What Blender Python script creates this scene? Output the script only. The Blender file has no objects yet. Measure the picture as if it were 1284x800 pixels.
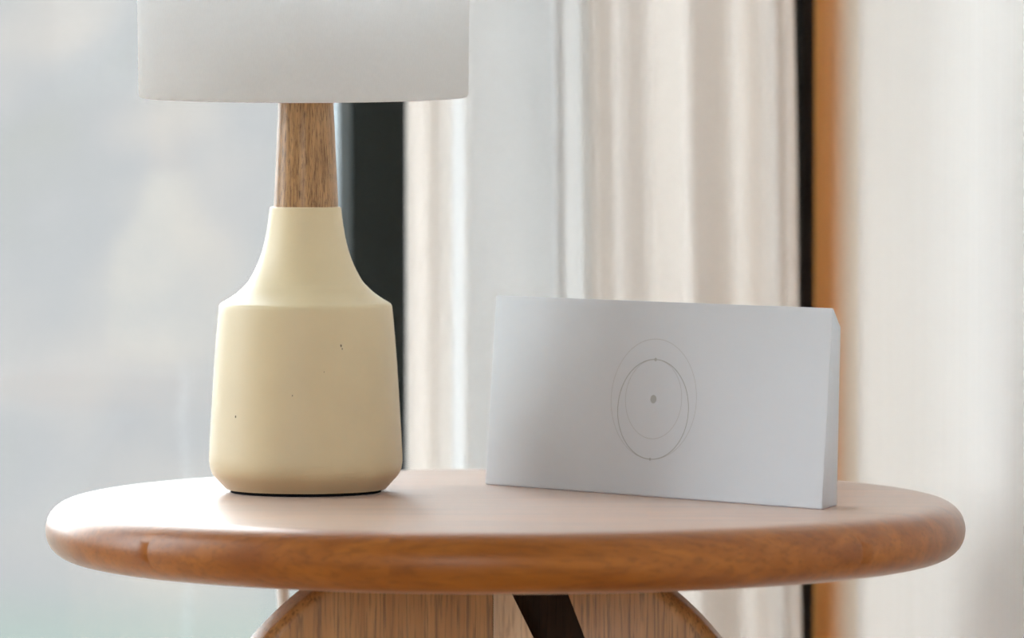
import bpy, bmesh, math, random
from mathutils import Vector, Matrix
random.seed(7)
scene = bpy.context.scene
COL = scene.collection

# ------------------------------------------------------------------ camera
F = 6800.0            # focal length in pixels of the 1284 px wide frame
ZC = 0.783            # camera height
ZT = 0.520            # table top height
cam = bpy.data.cameras.new('camera')
cam.sensor_fit = 'HORIZONTAL'; cam.sensor_width = 36.0
cam.lens = F / 1284.0 * 36.0
cam.clip_start = 0.05; cam.clip_end = 200
cam.dof.use_dof = True; cam.dof.focus_distance = 3.56; cam.dof.aperture_fstop = 7.0
camo = bpy.data.objects.new('camera', cam); COL.objects.link(camo)
camo.location = (0, 0, ZC)
camo.rotation_euler = (math.radians(90) - math.atan((400 - 125) / F), 0, 0)
scene.camera = camo

# ------------------------------------------------------------------ sky (even overcast, brighter towards the zenith)
world = bpy.data.worlds.new('overcast_sky'); scene.world = world
world.use_nodes = True
nt = world.node_tree; nt.nodes.clear()
wo = nt.nodes.new('ShaderNodeOutputWorld'); bg = nt.nodes.new('ShaderNodeBackground')
tc = nt.nodes.new('ShaderNodeTexCoord'); sx = nt.nodes.new('ShaderNodeSeparateXYZ')
mr = nt.nodes.new('ShaderNodeMapRange')
mr.inputs['From Min'].default_value = 0; mr.inputs['From Max'].default_value = 1
mr.inputs['To Min'].default_value = 0.55; mr.inputs['To Max'].default_value = 1.0
nt.links.new(tc.outputs['Generated'], sx.inputs[0]); nt.links.new(sx.outputs['Z'], mr.inputs['Value'])
mu = nt.nodes.new('ShaderNodeMath'); mu.operation = 'MULTIPLY'; mu.inputs[1].default_value = 14.8
nt.links.new(mr.outputs[0], mu.inputs[0]); nt.links.new(mu.outputs[0], bg.inputs['Strength'])
bg.inputs['Color'].default_value = (0.885, 0.957, 1.0, 1)
nt.links.new(bg.outputs[0], wo.inputs[0])

vs = scene.view_settings
vs.view_transform = 'Standard'; vs.look = 'None'; vs.gamma = 1.0; vs.use_curve_mapping = False
vs.exposure = 0.0
scene.cycles.use_denoising = True; scene.cycles.denoising_input_passes = 'RGB_ALBEDO_NORMAL'; scene.cycles.denoising_prefilter = 'FAST'
scene.cycles.max_bounces = 10; scene.cycles.diffuse_bounces = 6

# ------------------------------------------------------------------ room frame: corner C, s runs left along the window wall, t runs towards the camera along the right wall
CX, CY = 0.2435, 4.50
WX, WY = -0.99337, -0.11500
VX, VY = 0.11500, -0.99337
def P(s, t, z=0.0): return Vector((CX + s * WX + t * VX, CY + s * WY + t * VY, z))
def at(px, py, d): return Vector(((px - 642) / F * d, d, ZC - (py - 125) / F * d))

def portal(center, direction, w, h):
    l = bpy.data.lights.new('window_portal', 'AREA'); l.shape = 'RECTANGLE'; l.size = w; l.size_y = h
    l.cycles.is_portal = True
    o = bpy.data.objects.new('window_portal', l); COL.objects.link(o)
    o.location = center
    o.rotation_euler = direction.to_track_quat('-Z', 'Y').to_euler()
S0, S1 = 0.381, 2.50     # glazed stretch of the window wall
TW0, TW1 = 0.05, 0.80     # glazed stretch of the left wall
ROOM_T = 5.6; ROOM_H = 2.6; FS0, FS1 = 1.45, 2.25   # added glazed stretch behind the viewer, for front fill
portal(P(S1 / 2, -0.13, 1.32), Vector((VX, VY, 0)), S1, 2.5)
portal(P(S1 + 0.10, (TW0 + TW1) / 2, 1.32), Vector((-WX, -WY, 0)), TW1 - TW0, 2.5)
portal(P((FS0 + FS1) / 2, ROOM_T + 0.02, 1.32), Vector((-VX, -VY, 0)), FS1 - FS0, 2.5)

# ------------------------------------------------------------------ materials
def newmat(name):
    m = bpy.data.materials.new(name); m.use_nodes = True
    n = m.node_tree.nodes; b = n['Principled BSDF']
    return m, m.node_tree, b
def ramp(nt, fac, stops):
    r = nt.nodes.new('ShaderNodeValToRGB'); e = r.color_ramp.elements
    while len(e) < len(stops): e.new(0.5)
    for i, (p, c) in enumerate(stops):
        e[i].position = p; e[i].color = (*c, 1)
    nt.links.new(fac, r.inputs[0]); return r.outputs[0]
def plain(name, col, rough=0.6, noise=0.03, scale=20, bump=0.0, bscale=200, spec=0.5, metallic=0):
    m, nt, b = newmat(name)
    tc = nt.nodes.new('ShaderNodeTexCoord'); nz = nt.nodes.new('ShaderNodeTexNoise')
    nz.inputs['Scale'].default_value = scale; nt.links.new(tc.outputs['Object'], nz.inputs['Vector'])
    lo = tuple(max(0, c * (1 - noise)) for c in col); hi = tuple(min(1, c * (1 + noise)) for c in col)
    nt.links.new(ramp(nt, nz.outputs['Fac'], [(0.3, lo), (0.7, hi)]), b.inputs['Base Color'])
    b.inputs['Roughness'].default_value = rough; b.inputs['Specular IOR Level'].default_value = spec
    b.inputs['Metallic'].default_value = metallic
    if bump > 0:
        n2 = nt.nodes.new('ShaderNodeTexNoise'); n2.inputs['Scale'].default_value = bscale
        nt.links.new(tc.outputs['Object'], n2.inputs['Vector'])
        bp = nt.nodes.new('ShaderNodeBump'); bp.inputs['Strength'].default_value = bump; bp.inputs['Distance'].default_value = 0.001
        nt.links.new(n2.outputs['Fac'], bp.inputs['Height']); nt.links.new(bp.outputs[0], b.inputs['Normal'])
    return m
def wood(name, light, dark, pore, stretch, fine=1.0, rough=0.45, pore_amt=0.6, spec=0.5, tone=0.12, bump=0.2, coat=0.0, crough=0.25, cior=1.5):
    """stretch = (sx, sy, sz) texture frequencies; the small one runs along the grain."""
    m, nt, b = newmat(name)
    N = nt.nodes.new; L = nt.links.new
    tc = N('ShaderNodeTexCoord'); oi = N('ShaderNodeObjectInfo')
    add = N('ShaderNodeVectorMath'); add.operation = 'ADD'
    sc = N('ShaderNodeVectorMath'); sc.operation = 'SCALE'; sc.inputs[0].default_value = (3.1, 5.7, 4.3)
    L(oi.outputs['Random'], sc.inputs['Scale']); L(tc.outputs['Object'], add.inputs[0]); L(sc.outputs[0], add.inputs[1])
    mp = N('ShaderNodeMapping'); mp.inputs['Scale'].default_value = stretch; L(add.outputs[0], mp.inputs['Vector'])
    n1 = N('ShaderNodeTexNoise'); n1.inputs['Scale'].default_value = 1.0; n1.inputs['Detail'].default_value = 5
    n1.inputs['Distortion'].default_value = 0.6; L(mp.outputs[0], n1.inputs['Vector'])
    c1 = ramp(nt, n1.outputs['Fac'], [(0.30, dark), (0.52, tuple((a + c) / 2 for a, c in zip(light, dark))), (0.70, light)])
    n2 = N('ShaderNodeTexNoise'); n2.inputs['Scale'].default_value = 5.0 * fine; n2.inputs['Detail'].default_value = 3
    n2.inputs['Distortion'].default_value = 0.3
    L(mp.outputs[0], n2.inputs['Vector'])
    pf = ramp(nt, n2.outputs['Fac'], [(0.50, (0, 0, 0)), (0.66, (1, 1, 1))])
    pm = N('ShaderNodeMath'); pm.operation = 'MULTIPLY'; pm.inputs[1].default_value = pore_amt; L(pf, pm.inputs[0])
    mx = N('ShaderNodeMix'); mx.data_type = 'RGBA'
    L(pm.outputs[0], mx.inputs['Factor']); L(c1, mx.inputs['A']); mx.inputs['B'].default_value = (*pore, 1)
    hs = N('ShaderNodeHueSaturation'); L(mx.outputs['Result'], hs.inputs['Color'])
    mr = N('ShaderNodeMapRange'); mr.inputs['To Min'].default_value = 1 - tone; mr.inputs['To Max'].default_value = 1 + tone
    L(oi.outputs['Random'], mr.inputs['Value']); L(mr.outputs[0], hs.inputs['Value'])
    L(hs.outputs[0], b.inputs['Base Color'])
    b.inputs['Roughness'].default_value = rough; b.inputs['Specular IOR Level'].default_value = spec
    b.inputs['Coat Weight'].default_value = coat; b.inputs['Coat Roughness'].default_value = crough; b.inputs['Coat IOR'].default_value = cior
    bp = N('ShaderNodeBump'); bp.inputs['Strength'].default_value = bump; bp.inputs['Distance'].default_value = 0.0006; bp.invert = True
    L(pm.outputs[0], bp.inputs['Height']); L(bp.outputs[0], b.inputs['Normal'])
    return m
def fabric(name, col, trans=0.35, weave=900, bump=0.25):
    m, nt, b = newmat(name)
    N = nt.nodes.new; L = nt.links.new
    tc = N('ShaderNodeTexCoord'); w1 = N('ShaderNodeTexNoise'); w1.inputs['Scale'].default_value = weave
    mp = N('ShaderNodeMapping'); mp.inputs['Scale'].default_value = (1, 1, 0.25)
    L(tc.outputs['Object'], mp.inputs['Vector']); L(mp.outputs[0], w1.inputs['Vector'])
    c = ramp(nt, w1.outputs['Fac'], [(0.3, tuple(x * 0.96 for x in col)), (0.7, col)])
    L(c, b.inputs['Base Color']); b.inputs['Roughness'].default_value = 0.9; b.inputs['Specular IOR Level'].default_value = 0.15
    bp = N('ShaderNodeBump'); bp.inputs['Strength'].default_value = bump; bp.inputs['Distance'].default_value = 0.0006
    L(w1.outputs['Fac'], bp.inputs['Height']); L(bp.outputs[0], b.inputs['Normal'])
    t = N('ShaderNodeBsdfTranslucent'); L(c, t.inputs['Color'])
    ms = N('ShaderNodeMixShader'); ms.inputs[0].default_value = trans
    L(b.outputs[0], ms.inputs[1]); L(t.outputs[0], ms.inputs[2])
    L(ms.outputs[0], nt.nodes['Material Output'].inputs['Surface'])
    return m
def glass(name):
    m, nt, b = newmat(name)
    N = nt.nodes.new; L = nt.links.new
    tr = N('ShaderNodeBsdfTransparent'); gl = N('ShaderNodeBsdfGlossy'); gl.inputs['Roughness'].default_value = 0.02
    tr.inputs['Color'].default_value = (0.985, 0.992, 0.99, 1)
    fr = N('ShaderNodeFresnel'); fr.inputs['IOR'].default_value = 1.45
    ms = N('ShaderNodeMixShader'); L(fr.outputs[0], ms.inputs[0]); L(tr.outputs[0], ms.inputs[1]); L(gl.outputs[0], ms.inputs[2])
    L(ms.outputs[0], nt.nodes['Material Output'].inputs['Surface'])
    nt.nodes.remove(b)
    return m

M = {}
M['oak_top'] = wood('oak_tabletop', (0.42, 0.140, 0.014), (0.27, 0.074, 0.005), (0.15, 0.040, 0.004), (5, 60, 60), fine=1.2, rough=0.44, pore_amt=0.35, tone=0.10, bump=0.02, coat=1.0, spec=0.12, crough=0.36, cior=1.40)
ob = M['oak_top'].node_tree.nodes['Principled BSDF']; ob.inputs['Sheen Weight'].default_value = 0.34; ob.inputs['Sheen Tint'].default_value = (1.0, 0.94, 0.88, 1); ob.inputs['Sheen Roughness'].default_value = 0.35   # sheen added to whiten the top at grazing view
M['oak_leg'] = wood('oak_pedestal', (0.57, 0.295, 0.105), (0.44, 0.20, 0.06), (0.11, 0.045, 0.014), (150, 150, 6), fine=0.8, rough=0.42, pore_amt=0.6, tone=0.06, bump=0.3, coat=0.6, crough=0.35)
M['oak_lit'] = wood('oak_lit_edge', (0.90, 0.68, 0.48), (0.80, 0.57, 0.38), (0.36, 0.2, 0.1), (95, 95, 4.5), rough=0.5, pore_amt=0.4, tone=0.03, bump=0.3)  # same oak, light on the bevelled edge put into the colour
M['oak_shaded'] = wood('shaded_oak', (0.060, 0.026, 0.009), (0.032, 0.014, 0.005), (0.012, 0.005, 0.002), (95, 95, 4.5), rough=0.6, pore_amt=0.6, tone=0.03, bump=0.3, spec=0.25)  # shade of the gap between the panels put into the colour
M['neck'] = wood('oak_lamp_neck', (0.58, 0.34, 0.155), (0.34, 0.175, 0.065), (0.10, 0.042, 0.013), (380, 380, 26), fine=0.8, rough=0.5, pore_amt=0.85, tone=0.03, bump=0.15, coat=1.0, crough=0.30, cior=1.38, spec=0.2)
M['veneer'] = wood('pale_veneer_wall', (0.89, 0.865, 0.84), (0.865, 0.84, 0.81), (0.84, 0.81, 0.775), (40, 40, 0.8), rough=0.42, pore_amt=0.4, tone=0.02, bump=0.0)
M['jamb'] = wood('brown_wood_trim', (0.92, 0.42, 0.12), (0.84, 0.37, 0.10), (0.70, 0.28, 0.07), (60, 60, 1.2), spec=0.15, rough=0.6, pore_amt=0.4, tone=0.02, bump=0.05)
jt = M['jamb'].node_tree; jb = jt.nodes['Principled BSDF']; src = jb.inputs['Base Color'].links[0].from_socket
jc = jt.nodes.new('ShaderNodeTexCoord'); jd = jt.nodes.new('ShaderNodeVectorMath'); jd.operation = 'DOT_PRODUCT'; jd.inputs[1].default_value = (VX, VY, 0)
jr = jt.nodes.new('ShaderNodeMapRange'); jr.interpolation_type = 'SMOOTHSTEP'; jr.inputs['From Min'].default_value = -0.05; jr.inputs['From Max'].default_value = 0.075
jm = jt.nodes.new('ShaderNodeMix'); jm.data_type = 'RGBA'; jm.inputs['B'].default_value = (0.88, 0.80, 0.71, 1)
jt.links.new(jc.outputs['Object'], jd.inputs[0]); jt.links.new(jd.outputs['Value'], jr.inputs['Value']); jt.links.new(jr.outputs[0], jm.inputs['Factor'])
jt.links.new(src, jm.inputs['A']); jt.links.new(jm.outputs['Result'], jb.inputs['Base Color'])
M['floorwood'] = wood('oak_floor', (0.56, 0.40, 0.26), (0.45, 0.31, 0.19), (0.25, 0.14, 0.07), (12, 1.0, 12), rough=0.45, pore_amt=0.4, tone=0.05)
M['ceramic'] = plain('matte_cream_ceramic', (0.77, 0.645, 0.405), rough=0.50, noise=0.02, scale=30, bump=0.04, bscale=500, spec=0.6)
cb = M['ceramic'].node_tree.nodes['Principled BSDF']; cb.inputs['Coat Weight'].default_value = 0.7; cb.inputs['Coat Roughness'].default_value = 0.5; cb.inputs['Coat IOR'].default_value = 1.4
cb.inputs['Sheen Weight'].default_value = 0.22; cb.inputs['Sheen Roughness'].default_value = 0.4
M['speck'] = plain('dark_speck', (0.16, 0.12, 0.08), rough=0.8)
M['felt'] = plain('black_felt_pad', (0.012, 0.012, 0.014), rough=0.95, spec=0.1)
M['shade'] = fabric('white_linen_shade', (0.94, 0.95, 0.96), trans=0.76, weave=1500, bump=0.3)
M['curtain'] = fabric('beige_curtain', (0.93, 0.89, 0.855), trans=0.72, weave=700, bump=0.2)
M['sheer'] = fabric('white_sheer', (0.94, 0.94, 0.94), trans=0.40, weave=900, bump=0.15)
M['box'] = plain('white_card', (0.69, 0.73, 0.79), rough=0.55, noise=0.006, scale=8, bump=0.03, bscale=900, spec=0.35)
M['ink_light'] = plain('pale_grey_ink', (0.54, 0.56, 0.59), rough=0.5)
M['ink'] = plain('grey_ink', (0.44, 0.47, 0.49), rough=0.5)
M['cord'] = plain('white_cord', (0.80, 0.79, 0.78), rough=0.5)
M['brass'] = plain('brushed_brass', (0.55, 0.42, 0.22), rough=0.35, metallic=1)
M['bulb'] = plain('opal_bulb', (0.85, 0.84, 0.80), rough=0.25)
M['frame'] = plain('dark_window_frame', (0.012, 0.019, 0.018), rough=0.55, spec=0.3)
M['frame_edge'] = plain('grey_blue_frame_edge', (0.20, 0.25, 0.28), rough=0.5)
M['dark_wall'] = plain('charcoal_wall', (0.02, 0.013, 0.009), rough=0.8, spec=0.2)
M['plaster'] = plain('warm_white_plaster', (0.78, 0.755, 0.73), rough=0.9, bump=0.1, bscale=60)
M['glass'] = glass('window_glass')
M['paving'] = plain('pale_paving', (0.055, 0.059, 0.053), rough=0.95, noise=0.06, scale=0.7, spec=0.0)
m, nt_, b_ = newmat('mottled_grass_bank'); M['lawn'] = m
tc = nt_.nodes.new('ShaderNodeTexCoord'); mp = nt_.nodes.new('ShaderNodeMapping'); nz = nt_.nodes.new('ShaderNodeTexNoise')
mp.inputs['Scale'].default_value = (2.2, 0.35, 1.0); nz.inputs['Scale'].default_value = 1.0; nz.inputs['Detail'].default_value = 2
nt_.links.new(tc.outputs['Object'], mp.inputs['Vector']); nt_.links.new(mp.outputs[0], nz.inputs['Vector'])
far_ = (ramp(nt_, nz.outputs['Fac'], [(0.30, (0.055, 0.053, 0.050)), (0.43, (0.056, 0.054, 0.053)), (0.55, (0.062, 0.058, 0.055)), (0.70, (0.070, 0.063, 0.057))]))
sy = nt_.nodes.new('ShaderNodeSeparateXYZ'); nt_.links.new(tc.outputs['Object'], sy.inputs[0])
mq = nt_.nodes.new('ShaderNodeMapRange'); nt_.links.new(sy.outputs['Y'], mq.inputs['Value'])
mq.inputs['From Min'].default_value = -10.2; mq.inputs['From Max'].default_value = -8.6
mx_ = nt_.nodes.new('ShaderNodeMix'); mx_.data_type = 'RGBA'; mx_.inputs['A'].default_value = (0.046, 0.058, 0.050, 1)
nt_.links.new(mq.outputs[0], mx_.inputs['Factor']); nt_.links.new(far_, mx_.inputs['B']); nt_.links.new(mx_.outputs['Result'], b_.inputs['Base Color'])
b_.inputs['Roughness'].default_value = 0.95; b_.inputs['Specular IOR Level'].default_value = 0.0

# ------------------------------------------------------------------ object helpers
def tag(o, label=None, cat=None, group=None, kind=None):
    if label: o['label'] = label
    if cat: o['category'] = cat
    if group: o['group'] = group
    if kind: o['kind'] = kind
    return o
def root(name, loc, label, cat, group=None):
    o = bpy.data.objects.new(name, None); COL.objects.link(o); o.location = loc; o.empty_display_size = 0.05
    return tag(o, label, cat, group)
def org(o):
    v = Vector((0, 0, 0))
    while o is not None: v = v + o.location; o = o.parent
    return v
def obj(name, bm, mat, parent=None, smooth=None):
    """bm holds world coordinates; the mesh is stored relative to its parent's (or its own) origin."""
    bmesh.ops.recalc_face_normals(bm, faces=bm.faces)
    if smooth is not None:
        for f in bm.faces: f.smooth = True
        for e in bm.edges:
            if len(e.link_faces) == 2 and e.calc_face_angle(0) > math.radians(smooth): e.smooth = False
    if parent is not None: off = org(parent); loc = Vector((0, 0, 0))
    else:
        xs = [v.co for v in bm.verts]
        off = Vector((sum(v.x for v in xs) / len(xs), sum(v.y for v in xs) / len(xs), min(v.z for v in xs))); loc = off
    bmesh.ops.translate(bm, verts=bm.verts, vec=-off)
    me = bpy.data.meshes.new(name); bm.to_mesh(me); bm.free()
    me.materials.append(mat)
    o = bpy.data.objects.new(name, me); COL.objects.link(o); o.location = loc
    if parent is not None: o.parent = parent
    return o
def hexa(bm, b4, t4):
    vb = [bm.verts.new(v) for v in b4]; vt = [bm.verts.new(v) for v in t4]
    bm.faces.new(vb[::-1]); bm.faces.new(vt)
    for i in range(4): bm.faces.new((vb[i], vb[(i + 1) % 4], vt[(i + 1) % 4], vt[i]))
def rbox(s0, s1, t0, t1, z0, z1, bm=None):
    bm = bm or bmesh.new()
    c = [(s0, t0), (s1, t0), (s1, t1), (s0, t1)]
    hexa(bm, [P(a, b, z0) for a, b in c], [P(a, b, z1) for a, b in c]); return bm
def wbox(x0, x1, y0, y1, z0, z1, bm=None):
    bm = bm or bmesh.new()
    c = [(x0, y0), (x1, y0), (x1, y1), (x0, y1)]
    hexa(bm, [Vector((a, b, z0)) for a, b in c], [Vector((a, b, z1)) for a, b in c]); return bm
def bevel(bm, off, seg=2):
    bmesh.ops.bevel(bm, geom=list(bm.edges), offset=off, segments=seg, affect='EDGES', profile=0.5, clamp_overlap=True); return bm
def lathe(profile, center, seg=96, bm=None):
    """profile: list of (r, z), closed at the axis where r == 0."""
    bm = bm or bmesh.new(); rings = []
    for r, z in profile:
        if r < 1e-6: rings.append([bm.verts.new((center[0], center[1], z))])
        else: rings.append([bm.verts.new((center[0] + r * math.cos(2 * math.pi * k / seg), center[1] + r * math.sin(2 * math.pi * k / seg), z)) for k in range(seg)])
    for a, b in zip(rings, rings[1:]):
        for k in range(seg):
            k2 = (k + 1) % seg
            q = [a[0]] if len(a) == 1 else [a[k], a[k2]]
            w = [b[0]] if len(b) == 1 else [b[k2], b[k]]
            if len(q) + len(w) > 2: bm.faces.new(q + w)
    return bm
def tube(pts, r, seg=12, bm=None):
    bm = bm or bmesh.new(); rings = []; n = len(pts); up = Vector((0.3, 0.2, 1)).normalized()
    for i, p in enumerate(pts):
        d = (pts[min(i + 1, n - 1)] - pts[max(i - 1, 0)]).normalized()
        a = d.cross(up)
        if a.length < 1e-4: a = d.cross(Vector((1, 0, 0)))
        a.normalize(); b = d.cross(a)
        rings.append([bm.verts.new(p + r * (a * math.cos(2 * math.pi * k / seg) + b * math.sin(2 * math.pi * k / seg))) for k in range(seg)])
    for a, b in zip(rings, rings[1:]):
        for k in range(seg): bm.faces.new((a[k], a[(k + 1) % seg], b[(k + 1) % seg], b[k]))
    bm.faces.new(rings[0][::-1]); bm.faces.new(rings[-1]); return bm
def catmull(pts, n):
    out = []; m = len(pts)
    for i in range(m - 1):
        p0 = pts[max(i - 1, 0)]; p1 = pts[i]; p2 = pts[i + 1]; p3 = pts[min(i + 2, m - 1)]
        for k in range(n):
            t = k / n
            out.append(tuple(0.5 * (2 * b + (c - a) * t + (2 * a - 5 * b + 4 * c - d) * t * t + (-a + 3 * b - 3 * c + d) * t ** 3) for a, b, c, d in zip(p0, p1, p2, p3)))
    out.append(tuple(pts[-1])); return out
def struct(name, bm, mat, label, parent=None):
    o = obj(name, bm, mat, parent)
    if parent is None: tag(o, label, None, None, 'structure')
    return o

# ------------------------------------------------------------------ the room
ro = struct('floor', rbox(-0.1, S1 + 0.12, -0.12, ROOM_T, -0.08, 0.0), M['floorwood'], 'warm oak floor of the room')
struct('ceiling', rbox(-0.1, S1 + 0.12, -0.12, ROOM_T, ROOM_H, ROOM_H + 0.1), M['plaster'], 'plain warm plaster ceiling of the room')
struct('wall_right', rbox(-0.1, 0.0, -0.12, ROOM_T, 0.0, ROOM_H), M['veneer'], 'pale wood veneer wall right of the table')
bm = rbox(0.0, FS0, ROOM_T - 0.1, ROOM_T, 0.0, ROOM_H); rbox(FS1, S1, ROOM_T - 0.1, ROOM_T, 0.0, ROOM_H, bm)
struct('wall_front', bm, M['plaster'], 'plain warm plaster wall behind the viewer')
bm = rbox(S1, S1 + 0.12, TW1, ROOM_T, 0.0, ROOM_H)
struct('wall_left', bm, M['plaster'], 'plain warm plaster wall far left of the table')
# brown board where the right wall meets the window wall
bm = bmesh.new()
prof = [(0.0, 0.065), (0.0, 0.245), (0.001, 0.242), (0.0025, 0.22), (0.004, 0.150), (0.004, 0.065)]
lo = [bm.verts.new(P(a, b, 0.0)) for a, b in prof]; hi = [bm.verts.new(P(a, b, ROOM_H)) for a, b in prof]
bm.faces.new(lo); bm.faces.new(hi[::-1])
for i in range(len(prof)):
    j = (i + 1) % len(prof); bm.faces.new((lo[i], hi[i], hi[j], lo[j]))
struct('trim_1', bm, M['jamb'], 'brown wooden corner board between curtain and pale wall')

# window on the far wall
w1 = bpy.data.objects.new('window_1', None); COL.objects.link(w1); w1.location = P(1.2, -0.05, 0)
tag(w1, 'floor to ceiling window with dark frame left of the curtain', None, None, 'structure')
obj('window_post', rbox(0.333, S0 - 0.004, -0.12, 0.0, 0.0, ROOM_H), M['frame'], w1)
obj('post_edge', rbox(S0 - 0.004, S0 + 0.006, -0.085, -0.012, 0.0, ROOM_H), M['frame_edge'], w1)
obj('side_jamb', rbox(0.0002, 0.004, 0.0, 0.0645, 0.0, ROOM_H), M['dark_wall'], w1)
obj('window_post', rbox(0.0045, 0.085, -0.10, 0.0, 0.0, ROOM_H), M['frame'], w1)
for a in (1.45, S1 - 0.05):
    obj('window_post', rbox(a, a + 0.05, -0.10, 0.0, 0.0, ROOM_H), M['frame'], w1)
for a, b in ((0.085, 0.333), (0.387, 1.45), (1.50, S1 - 0.05)):
    obj('sill_rail', rbox(a, b, -0.10, 0.0, 0.0, 0.07), M['frame'], w1)
    obj('head_rail', rbox(a, b, -0.10, 0.0, ROOM_H - 0.07, ROOM_H), M['frame'], w1)
    obj('pane', rbox(a, b, -0.052, -0.046, 0.07, ROOM_H - 0.07), M['glass'], w1)
# windows along the left side
def side_window(name, t0, t1, label):
    w = bpy.data.objects.new(name, None); COL.objects.link(w); w.location = P(S1 + 0.06, (t0 + t1) / 2, 0)
    tag(w, label, None, None, 'structure')
    for a in (t0 - 0.05, t1 - 0.05):
        obj('window_post', rbox(S1 + 0.01, S1 + 0.11, a, a + 0.05, 0.0, ROOM_H), M['frame'], w)
    a, b = t0, t1 - 0.05
    obj('sill_rail', rbox(S1 + 0.01, S1 + 0.11, a, b, 0.0, 0.07), M['frame'], w)
    obj('head_rail', rbox(S1 + 0.01, S1 + 0.11, a, b, ROOM_H - 0.07, ROOM_H), M['frame'], w)
    obj('pane', rbox(S1 + 0.057, S1 + 0.063, a, b, 0.07, ROOM_H - 0.07), M['glass'], w)
side_window('window_2', 0.0, TW1, 'floor to ceiling window on the left wall next to the far window')
w3 = bpy.data.objects.new('added_window', None); COL.objects.link(w3); w3.location = P((FS0 + FS1) / 2, ROOM_T - 0.05, 0)  # unseen window added to light the fronts of lamp and box
tag(w3, 'added floor to ceiling window behind the viewer for front fill light', None, None, 'structure')
for a in (FS0, FS1 - 0.05): obj('window_post', rbox(a, a + 0.05, ROOM_T - 0.1, ROOM_T, 0.0, ROOM_H), M['frame'], w3)
obj('sill_rail', rbox(FS0 + 0.05, FS1 - 0.05, ROOM_T - 0.1, ROOM_T, 0.0, 0.07), M['frame'], w3)
obj('head_rail', rbox(FS0 + 0.05, FS1 - 0.05, ROOM_T - 0.1, ROOM_T, ROOM_H - 0.07, ROOM_H), M['frame'], w3)
obj('pane', rbox(FS0 + 0.05, FS1 - 0.05, ROOM_T - 0.053, ROOM_T - 0.047, 0.07, ROOM_H - 0.07), M['glass'], w3)

# ------------------------------------------------------------------ outdoors (far out of focus)
bm = bmesh.new()
hexa(bm, [Vector(v) for v in ((-70, -50, -0.4), (60, -50, -0.4), (60, 80, -0.4), (-70, 80, -0.4))], [Vector(v) for v in ((-70, -50, -0.14), (60, -50, -0.14), (60, 80, -0.14), (-70, 80, -0.14))])
struct('ground', bm, M['paving'], 'pale paved ground outside the window')
bm = bmesh.new(); rows = []          # a low grassy bank that rises softly to a mottled hillside
def bank(y, x):
    a = min(1, max(0, (y - 8.0) / 20.0)); a = a * a * (3 - 2 * a)
    return -0.16 + 0.03 * min(1, max(0, (y - 7.5) / 0.5)) + 1.78 * a + 0.05 * math.sin(x * 1.3 + y * 0.7) * a
for i in range(41):
    y = 7.5 + 22.0 * i / 40
    rows.append([bm.verts.new((x, y, bank(y, x))) for x in [-16 + 24 * k / 48 for k in range(49)]])
for a, b in zip(rows, rows[1:]):
    for k in range(48): bm.faces.new((a[k], a[k + 1], b[k + 1], b[k]))
struct('lawn', bm, M['lawn'], 'hazy pale grassy bank far outside the window')
for p in bpy.data.objects['lawn'].data.polygons: p.use_smooth = True

# ------------------------------------------------------------------ curtain
def cloth(name, prof, mat, parent, thick):
    cp = catmull(prof, 8); bm = bmesh.new(); rows = []
    for k in range(61):
        z = 0.02 + 2.44 * k / 60; row = []
        for px, d in cp:
            t = min(1, max(0, (px - 560) / 440)) ** 0.8
            X = (px - 642) / F * d + (0.863 - z) * 0.019 * t + 0.0012 * math.sin(z * 9 + px * 0.02) * t
            mid = 4.335; flare = 1.0 + 0.15 * (0.863 - z)
            row.append(bm.verts.new((X, mid + (d - mid) * flare + 0.004 * math.sin(z * 5 + px * 0.05), z)))
        rows.append(row)
    for a, b in zip(rows, rows[1:]):
        for q in range(len(a) - 1): bm.faces.new((a[q], a[q + 1], b[q + 1], b[q]))
    o = obj(name, bm, mat, parent)
    for f in o.data.polygons: f.use_smooth = True
    so = o.modifiers.new('thickness', 'SOLIDIFY'); so.thickness = thick
    return cp
cur = root('curtain', (0.06, 4.33, 0.0), 'beige floor length curtain hanging in soft folds next to the pale wall', 'curtain')
cp = cloth('curtain_fabric', [(712, 4.40), (716, 4.37), (724, 4.32), (736, 4.285),
        (748, 4.28), (768, 4.305), (785, 4.302), (812, 4.28), (838, 4.288), (862, 4.30), (885, 4.287), (915, 4.265), (936, 4.275),
        (950, 4.31), (968, 4.325), (981, 4.32), (991, 4.33), (994, 4.36), (988, 4.40)], M['curtain'], cur, 0.0012)
cu2 = root('curtain', (-0.07, 4.40, 0.0), 'narrow beige curtain fold hanging beside the dark window post', 'curtain')
cp4 = cloth('curtain_fabric', [(512, 4.425), (520, 4.405), (535, 4.395), (548, 4.405), (562, 4.41), (578, 4.415), (584, 4.43)], M['curtain'], cu2, 0.0012)
for k in range(2):
    px, d = cp4[6 + k * (len(cp4) - 12)]; X = (px - 642) / F * d
    ring = [Vector((X + 0.018 * math.cos(a), 4.335, 2.478 + 0.018 * math.sin(a))) for a in [2 * math.pi * q / 20 for q in range(21)]]
    obj('curtain_ring', tube(ring, 0.002, 6), M['brass'], cu2, 60)
shc = root('sheer_curtain', (0.0, 4.31, 0.0), 'white sheer curtain panel hanging left of the beige folds, behind the box', 'curtain')
cp3 = cloth('sheer_fabric', [(572, 4.395), (567, 4.385), (569, 4.345), (575, 4.315), (586, 4.30), (612, 4.315), (650, 4.34), (684, 4.36), (698, 4.36), (708, 4.30), (722, 4.225), (731, 4.215), (738, 4.25)], M['sheer'], shc, 0.0006)
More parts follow.
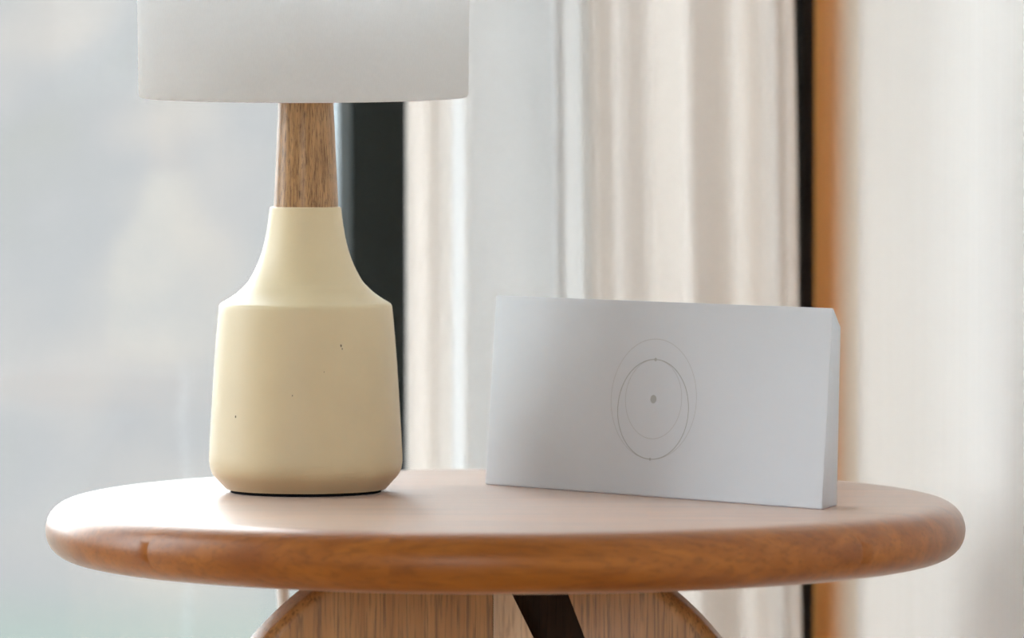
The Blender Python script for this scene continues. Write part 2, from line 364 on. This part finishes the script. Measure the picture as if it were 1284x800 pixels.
for k in range(4):
    px, d = cp3[6 + k * (len(cp3) - 12) // 3]; X = (px - 642) / F * d - 0.012
    ring = [Vector((X + 0.018 * math.cos(a), 4.30, 2.478 + 0.018 * math.sin(a))) for a in [2 * math.pi * q / 20 for q in range(21)]]
    obj('curtain_ring', tube(ring, 0.002, 6), M['brass'], shc, 60)
for k in range(9):
    i = 8 + k * (len(cp) - 16) // 8
    px, d = cp[i]; X = (px - 642) / F * d - 0.030 * min(1, max(0, (px - 560) / 440))
    ring = [Vector((X + 0.018 * math.cos(a), 4.335, 2.478 + 0.018 * math.sin(a))) for a in [2 * math.pi * q / 20 for q in range(21)]]
    obj('curtain_ring', tube(ring, 0.002, 6), M['brass'], cur, 60)
rl = root('curtain_rail', (0.05, 4.335, 2.478), 'brass double curtain rail carrying the beige and white curtains', 'rail')
obj('rod', tube([Vector((-0.10, 4.30, 2.484)), Vector((0.0, 4.30, 2.484)), Vector((0.12, 4.30, 2.484))], 0.008, 16), M['brass'], rl, 40)
obj('rod', tube([Vector((-0.16, 4.335, 2.484)), Vector((0.0, 4.335, 2.484)), Vector((0.235, 4.335, 2.484))], 0.010, 16), M['brass'], rl, 40)
for X in (-0.09, 0.10):
    obj('bracket', wbox(X - 0.006, X + 0.006, 4.295, 4.34, 2.484, ROOM_H), M['brass'], rl)

# ------------------------------------------------------------------ side table
TX, TY, TR, TH = -0.0043, 3.575, 0.303, 0.038
tb = root('side_table', (TX, TY, 0), 'round oak side table with thick rounded edge, near the pale wall', 'table')
prof = [(0, ZT - TH), (TR - 0.024, ZT - TH)]
for k in range(1, 16):
    a = -math.pi / 2 + math.pi * k / 16
    prof.append((TR - 0.022 + 0.022 * abs(math.cos(a)) ** 0.9, ZT - TH / 2 + TH / 2 * math.copysign(abs(math.sin(a)) ** 0.95, a)))
prof += [(TR - 0.026, ZT), (TR * 0.5, ZT), (0, ZT)]
cuts = [-TR - 0.01, -0.205, -0.115, -0.02, 0.075, 0.17, TR + 0.01]
splits = [[-0.070], [0.09], [-0.12], [0.05], [-0.05], []]
for i in range(6):
    xs = [-TR - 0.01] + splits[i] + [TR + 0.01]
    for x0, x1 in zip(xs, xs[1:]):
        bm = lathe(prof, (TX, TY), 160)
        for co, no in (((0, TY + cuts[i], 0), (0, -1, 0)), ((0, TY + cuts[i + 1], 0), (0, 1, 0)), ((TX + x0, 0, 0), (-1, 0, 0)), ((TX + x1, 0, 0), (1, 0, 0))):
            g = list(bm.verts) + list(bm.edges) + list(bm.faces)
            r = bmesh.ops.bisect_plane(bm, geom=g, plane_co=co, plane_no=no, clear_outer=True)
            ed = [e for e in r['geom_cut'] if isinstance(e, bmesh.types.BMEdge)]
            if ed: bmesh.ops.holes_fill(bm, edges=ed, sides=0)
        obj('plank', bm, M['oak_top'], tb, 50)
# pedestal: arched panels
DL = 3.45
def arch_pts(px_inner, side):
    sc = DL / F; cx = (605 - 642) * sc; cz = ZC - (1041 - 125) * sc; R = (380 if side > 0 else 372) * sc
    zt = ZT - TH
    a0 = math.asin(min(1, (zt - cz) / R)); pts = []
    for k in range(25):
        a = a0 * (1 - k / 24)
        pts.append((cx + side * R * math.cos(a), cz + R * math.sin(a)))
    pts.append((cx + side * R, 0.0))
    return pts
def panel(name, inner, outer, side, y0, y1, mat, r, turn=0.0):
    """inner: straight inner edge points (x, z) top to bottom; outer: arched edge points top to bottom; a slab with its arched edge rounded over."""
    sc = DL / F; cx = (605 - 642) * sc; cz = ZC - (1041 - 125) * sc
    def inset(p, d):
        if p[1] <= 1e-6: return (p[0] - side * d, p[1])
        v = Vector((p[0] - cx, p[1] - cz)); v = v * (1 - d / v.length)
        return (cx + v.x, min(cz + v.y, ZT - TH))
    lay = [(r * (1 - math.sin(a)), y0 + r * (1 - math.cos(a))) for a in [math.pi / 2 * q / 6 for q in range(7)]]
    lay += [(d, y1 - (y - y0)) for d, y in reversed(lay)]
    bm = bmesh.new(); loops = []
    for d, y in lay:
        loops.append([bm.verts.new((x, y, z)) for x, z in inner] + [bm.verts.new((q[0], y, q[1])) for q in [inset(p, d) for p in reversed(outer)]])
    for a, b in zip(loops, loops[1:]):
        n = len(a)
        for q in range(n): bm.faces.new((a[q], b[q], b[(q + 1) % n], a[(q + 1) % n]))
    bm.faces.new(loops[0]); bm.faces.new(loops[-1][::-1])
    piv = Vector((inner[0][0], y0, 0))
    bmesh.ops.rotate(bm, verts=bm.verts, cent=piv, matrix=Matrix.Rotation(math.radians(turn), 3, 'Z'))
    return obj(name, bm, mat, tb, 35)
sc = DL / F; X = lambda px: (px - 642) * sc
def Xs(px0, px1):     # straight slanted edge through (px0, y 745) and (px1, y 800), from underside to floor
    z0, z1 = ZC - (745 - 125) * sc, ZC - (800 - 125) * sc
    g = lambda z: X(px0) + (X(px1) - X(px0)) * (z0 - z) / (z0 - z1)
    return g
zt = ZT - TH
la = arch_pts(618, -1)
gl = lambda z: X(640) + 0.0
panel('left_panel', [(X(618), zt), (X(618), 0.0)], la, -1, DL, DL + 0.042, M['oak_leg'], 0.008, 14)
# bevelled inner edge of the left panel, widening downwards, coloured as if lit
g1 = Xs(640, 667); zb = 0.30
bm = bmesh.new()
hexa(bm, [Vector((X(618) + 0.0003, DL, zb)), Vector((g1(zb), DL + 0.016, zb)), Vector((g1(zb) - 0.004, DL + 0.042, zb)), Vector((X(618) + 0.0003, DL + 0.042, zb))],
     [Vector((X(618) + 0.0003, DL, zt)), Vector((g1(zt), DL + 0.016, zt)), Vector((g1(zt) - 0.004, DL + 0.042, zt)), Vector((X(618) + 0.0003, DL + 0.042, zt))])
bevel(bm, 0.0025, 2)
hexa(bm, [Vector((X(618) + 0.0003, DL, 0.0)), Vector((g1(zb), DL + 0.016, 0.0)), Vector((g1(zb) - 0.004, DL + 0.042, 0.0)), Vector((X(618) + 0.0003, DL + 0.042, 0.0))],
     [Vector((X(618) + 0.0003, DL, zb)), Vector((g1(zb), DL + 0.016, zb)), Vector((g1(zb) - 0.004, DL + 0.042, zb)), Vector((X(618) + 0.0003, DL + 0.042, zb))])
obj('edge_strip', bm, M['oak_lit'], tb, 40)
ra = arch_pts(715, 1)
g2 = Xs(712, 733)
panel('right_panel', [(g2(zt), zt), (g2(zb), zb), (g2(zb), 0.0)], ra, 1, DL + 0.004, DL + 0.046, M['oak_leg'], 0.010, -5)
# board set back between the panels, coloured as if in their shade
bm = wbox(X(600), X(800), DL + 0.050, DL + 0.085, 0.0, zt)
obj('cross_board', bevel(bm, 0.003, 1), M['oak_shaded'], tb, 40)
bm = wbox(X(655), X(690), DL + 0.086, DL + 0.30, 0.0, zt)
obj('rear_board', bevel(bm, 0.003, 1), M['oak_leg'], tb, 40)

# ------------------------------------------------------------------ table lamp
LD = 3.634; LX = (383 - 642) / F * LD; k = LD / F
zy = lambda y: ZC - (y - 125) * k
lamp = root('table_lamp', (LX, LD, ZT), 'table lamp with cream ceramic base, wooden neck and white drum shade', 'lamp')
obj('base_pad', lathe([(0, ZT), (94.5 * k, ZT), (94.5 * k, ZT + 0.0022), (0, ZT + 0.0022)], (LX, LD), 96), M['felt'], lamp, 40)
zb0 = ZT + 0.0022
lower = [(0, zb0), (95.0 * k, zb0), (96.6 * k, zb0 + 0.0008), (98.2 * k, zb0 + 0.0024)]
curve = [(100.5, 613), (108, 605), (114, 598.5), (118, 593), (120.4, 586), (121.4, 578), (121.3, 570), (120.6, 555), (118.0, 510), (115.0, 460), (112.0, 420), (109.4, 392), (108.7, 386)]
body = lower + [(r * k, zy(y)) for r, y in curve]
body += [(108.2 * k, zy(383)), (106.8 * k, zy(380.6)), (104.5 * k, zy(379))]
cc = catmull([(104.5, 379), (96, 374), (86, 367), (77.5, 359), (70, 350), (59, 328), (51.5, 304), (47, 279), (45.0, 263)], 6)[1:]
body += [(r * k, zy(y)) for r, y in cc]
body += [(44.6 * k, zy(260.6)), (43.6 * k, zy(259.4)), (42.3 * k, zy(259)), (38 * k, zy(259.2)), (0, zy(259.2))]
bod = obj('ceramic_base', lathe(body, (LX, LD), 144), M['ceramic'], lamp, 25)
obj('wood_neck', lathe([(0, zy(259.6)), (40.6 * k, zy(259.6)), (40.5 * k, zy(258)), (37.6 * k, zy(195)), (34.8 * k, zy(131)), (33.6 * k, zy(105)), (32.5 * k, zy(104)), (0, zy(104))], (LX + 0.0004, LD), 96), M['neck'], lamp, 40)
def rad(y):
    pr = curve
    for (r0, y0), (r1, y1) in zip(pr, pr[1:]):
        if y1 <= y <= y0: return r0 + (r1 - r0) * (y0 - y) / (y0 - y1)
    return 100
for px, py, s in ((430.5, 429, 0.0009), (432, 433, 0.0006), (299.5, 518, 0.0009), (371, 490, 0.0005), (410, 461, 0.0004)):
    r = rad(py) * k; dx = (px - 383) * k; dy = -math.sqrt(r * r - dx * dx)
    bm = bmesh.new(); bmesh.ops.create_icosphere(bm, subdivisions=2, radius=s, matrix=Matrix.Translation((LX + dx, LD + dy, zy(py))) @ Matrix.Diagonal((0.7, 0.25, 1.0, 1)))
    obj('speck', bm, M['speck'], bod, 60)
# drum shade, leaning a touch towards the viewer
SX = (381 - 642) / F * LD; zs0 = zy(121.5); SH = 0.175
sp = []
r0, r1 = 206.5 * k, 209.8 * k; th = 0.0024
sp = [(r0 - th, zs0 + 0.0012), (r0 - th / 2, zs0), (r0 - 0.0006, zs0 + 0.0004), (r0, zs0 + 0.0020), (r0 + (r1 - r0) * 0.5, zs0 + SH / 2), (r1, zs0 + SH - 0.002), (r1 - th / 2, zs0 + SH), (r1 - th, zs0 + SH - 0.001), (r0 - th + (r1 - r0) * 0.5, zs0 + SH / 2), (r0 - th, zs0 + 0.0012)]
bm = lathe(sp, (SX, LD), 160)
bmesh.ops.remove_doubles(bm, verts=bm.verts, dist=1e-6)
tilt = Matrix.Rotation(math.radians(2.1), 4, 'X')
piv = Vector((SX, LD, zs0))
bmesh.ops.transform(bm, verts=bm.verts, matrix=Matrix.Translation(piv) @ tilt @ Matrix.Translation(-piv))
sh = obj('lamp_shade', bm, M['shade'], lamp, 60)
zf = zs0 + 0.055
obj('socket', lathe([(0, zy(104)), (0.013, zy(104)), (0.015, zy(104) + 0.008), (0.015, zy(104) + 0.040), (0.011, zy(104) + 0.046), (0, zy(104) + 0.046)], (LX, LD), 32), M['brass'], lamp, 40)
zb1 = zy(104) + 0.046
obj('bulb', lathe([(0, zb1)] + [(0.011 + 0.017 * math.sin(math.pi * min(1, q / 9)) ** 0.8 if q < 10 else 0.0, zb1 + 0.007 * q) for q in range(0, 10)] + [(0, zb1 + 0.067)], (LX, LD), 32), M['bulb'], lamp, 50)
for a in (0.5, 2.6, 4.7):
    p0 = Vector((LX + 0.015 * math.cos(a), LD + 0.015 * math.sin(a), zf - 0.02)); p1 = Vector((SX + (r0 - 0.003) * math.cos(a), LD + (r0 - 0.003) * math.sin(a), zf))
    obj('shade_spoke', tube([p0, (p0 + p1) / 2, p1], 0.0014, 8), M['brass'], sh, 50)
# cord over the back edge of the table
ex = (352 - 642) / F * 3.885
cord = [Vector((LX, LD + 0.049, ZT + 0.007)), Vector((LX - 0.002, LD + 0.09, ZT + 0.0035)), Vector((LX - 0.008, LD + 0.14, ZT + 0.0035)), Vector((LX - 0.016, LD + 0.176, ZT + 0.0036)),
        Vector((LX - 0.020, LD + 0.205, ZT + 0.0020)), Vector((LX - 0.023, LD + 0.224, ZT - 0.012)), Vector((ex - 0.002, 3.872, ZT - 0.035)), Vector((ex, 3.880, ZT - 0.07)), Vector((ex + 0.003, 3.885, ZT - 0.16)),
        Vector((ex - 0.004, 3.885, 0.2)), Vector((ex, 3.89, 0.05)), Vector((ex - 0.01, 3.93, 0.004)), Vector((ex - 0.03, 4.10, 0.004)), Vector((ex - 0.02, 4.36, 0.004))]
cp2 = [Vector(v) for v in catmull([tuple(v) for v in cord], 8)]
obj('power_cord', tube(cp2, 0.0046, 12), M['cord'], lamp, 60)

# ------------------------------------------------------------------ white wedge box
BL = at(608, 608, 3.702); BR = at(1031.5, 640, 3.4725); BL.z = BR.z = ZT
u = (BR - BL).normalized(); W = (BR - BL).length
nb = Vector((-u.y, u.x, 0))                       # away from the camera
Hh = 0.1296; lean = 0.0102
TLf = BL + nb * lean + Vector((0, 0, Hh)); TRf = BR + nb * lean + Vector((0, 0, Hh))
TB, IN = 0.034, 0.0185                            # thickness and side inset at the back
bb_l, bb_r = BL + nb * TB + u * IN, BR + nb * TB - u * IN
hb = 0.1164
tb_l = BL + nb * (lean + 0.0172) + u * 0.0093; tb_r = BR + nb * (lean + 0.0172) - u * 0.0093
tb_l.z = tb_r.z = ZT + hb
bx = root('white_box', ((BL.x + BR.x) / 2, (BL.y + BR.y) / 2, ZT), 'flat white wedge shaped box with thin grey ring emblem, standing on the oak table', 'box')
bm = bmesh.new()
vs_ = [bm.verts.new(v) for v in (BL, BR, TRf, TLf, bb_l, bb_r, tb_r, tb_l)]
for f in ((0, 1, 2, 3), (1, 5, 6, 2), (5, 4, 7, 6), (4, 0, 3, 7), (3, 2, 6, 7), (4, 5, 1, 0)): bm.faces.new([vs_[i] for i in f])
bmesh.ops.recalc_face_normals(bm, faces=bm.faces)
bevel(bm, 0.0009, 2)
bod2 = obj('box_body', bm, M['box'], bx, 20)
fu = u; fv = (TLf - BL).normalized(); fn = fu.cross(fv).normalized()
if fn.y > 0: fn = -fn
FHgt = (TLf - BL).length
cen = BL + fu * (W * 0.5) + fv * (FHgt * 0.4985)
def annulus(c, r, w, mat, name, lift=0.00012):
    bm = bmesh.new(); n = 128; a = []; b = []; a2 = []; b2 = []
    for q in range(n):
        d = fu * math.cos(2 * math.pi * q / n) + fv * math.sin(2 * math.pi * q / n)
        a.append(bm.verts.new(c + d * (r - w / 2) + fn * lift)); b.append(bm.verts.new(c + d * (r + w / 2) + fn * lift))
    for q in range(n):
        j = (q + 1) % n; bm.faces.new((a[q], b[q], b[j], a[j]))
    return obj(name, bm, mat, bod2)
def disc(c, r, mat, name, lift=0.0002):
    bm = bmesh.new(); n = 32
    bm.faces.new([bm.verts.new(c + r * (fu * math.cos(2 * math.pi * q / n) + fv * math.sin(2 * math.pi * q / n)) + fn * lift) for q in range(n)])
    return obj(name, bm, mat, bod2)
Ro, Ri = 0.0399, 0.0263; Rm = (Ro + Ri) / 2; cm = cen - fv * (Ro - Ri) / 2
annulus(cen, Ro, 0.00042, M['ink_light'], 'printed_ring')
annulus(cen, Ri, 0.00042, M['ink_light'], 'printed_ring')
annulus(cm, Rm, 0.00062, M['ink'], 'printed_ring', 0.00016)
disc(cen, 0.0028, M['ink'], 'printed_dot')
disc(cen + fv * Ri, 0.0012, M['ink'], 'printed_dot')
disc(cen - fv * Ro, 0.0010, M['ink'], 'printed_dot')
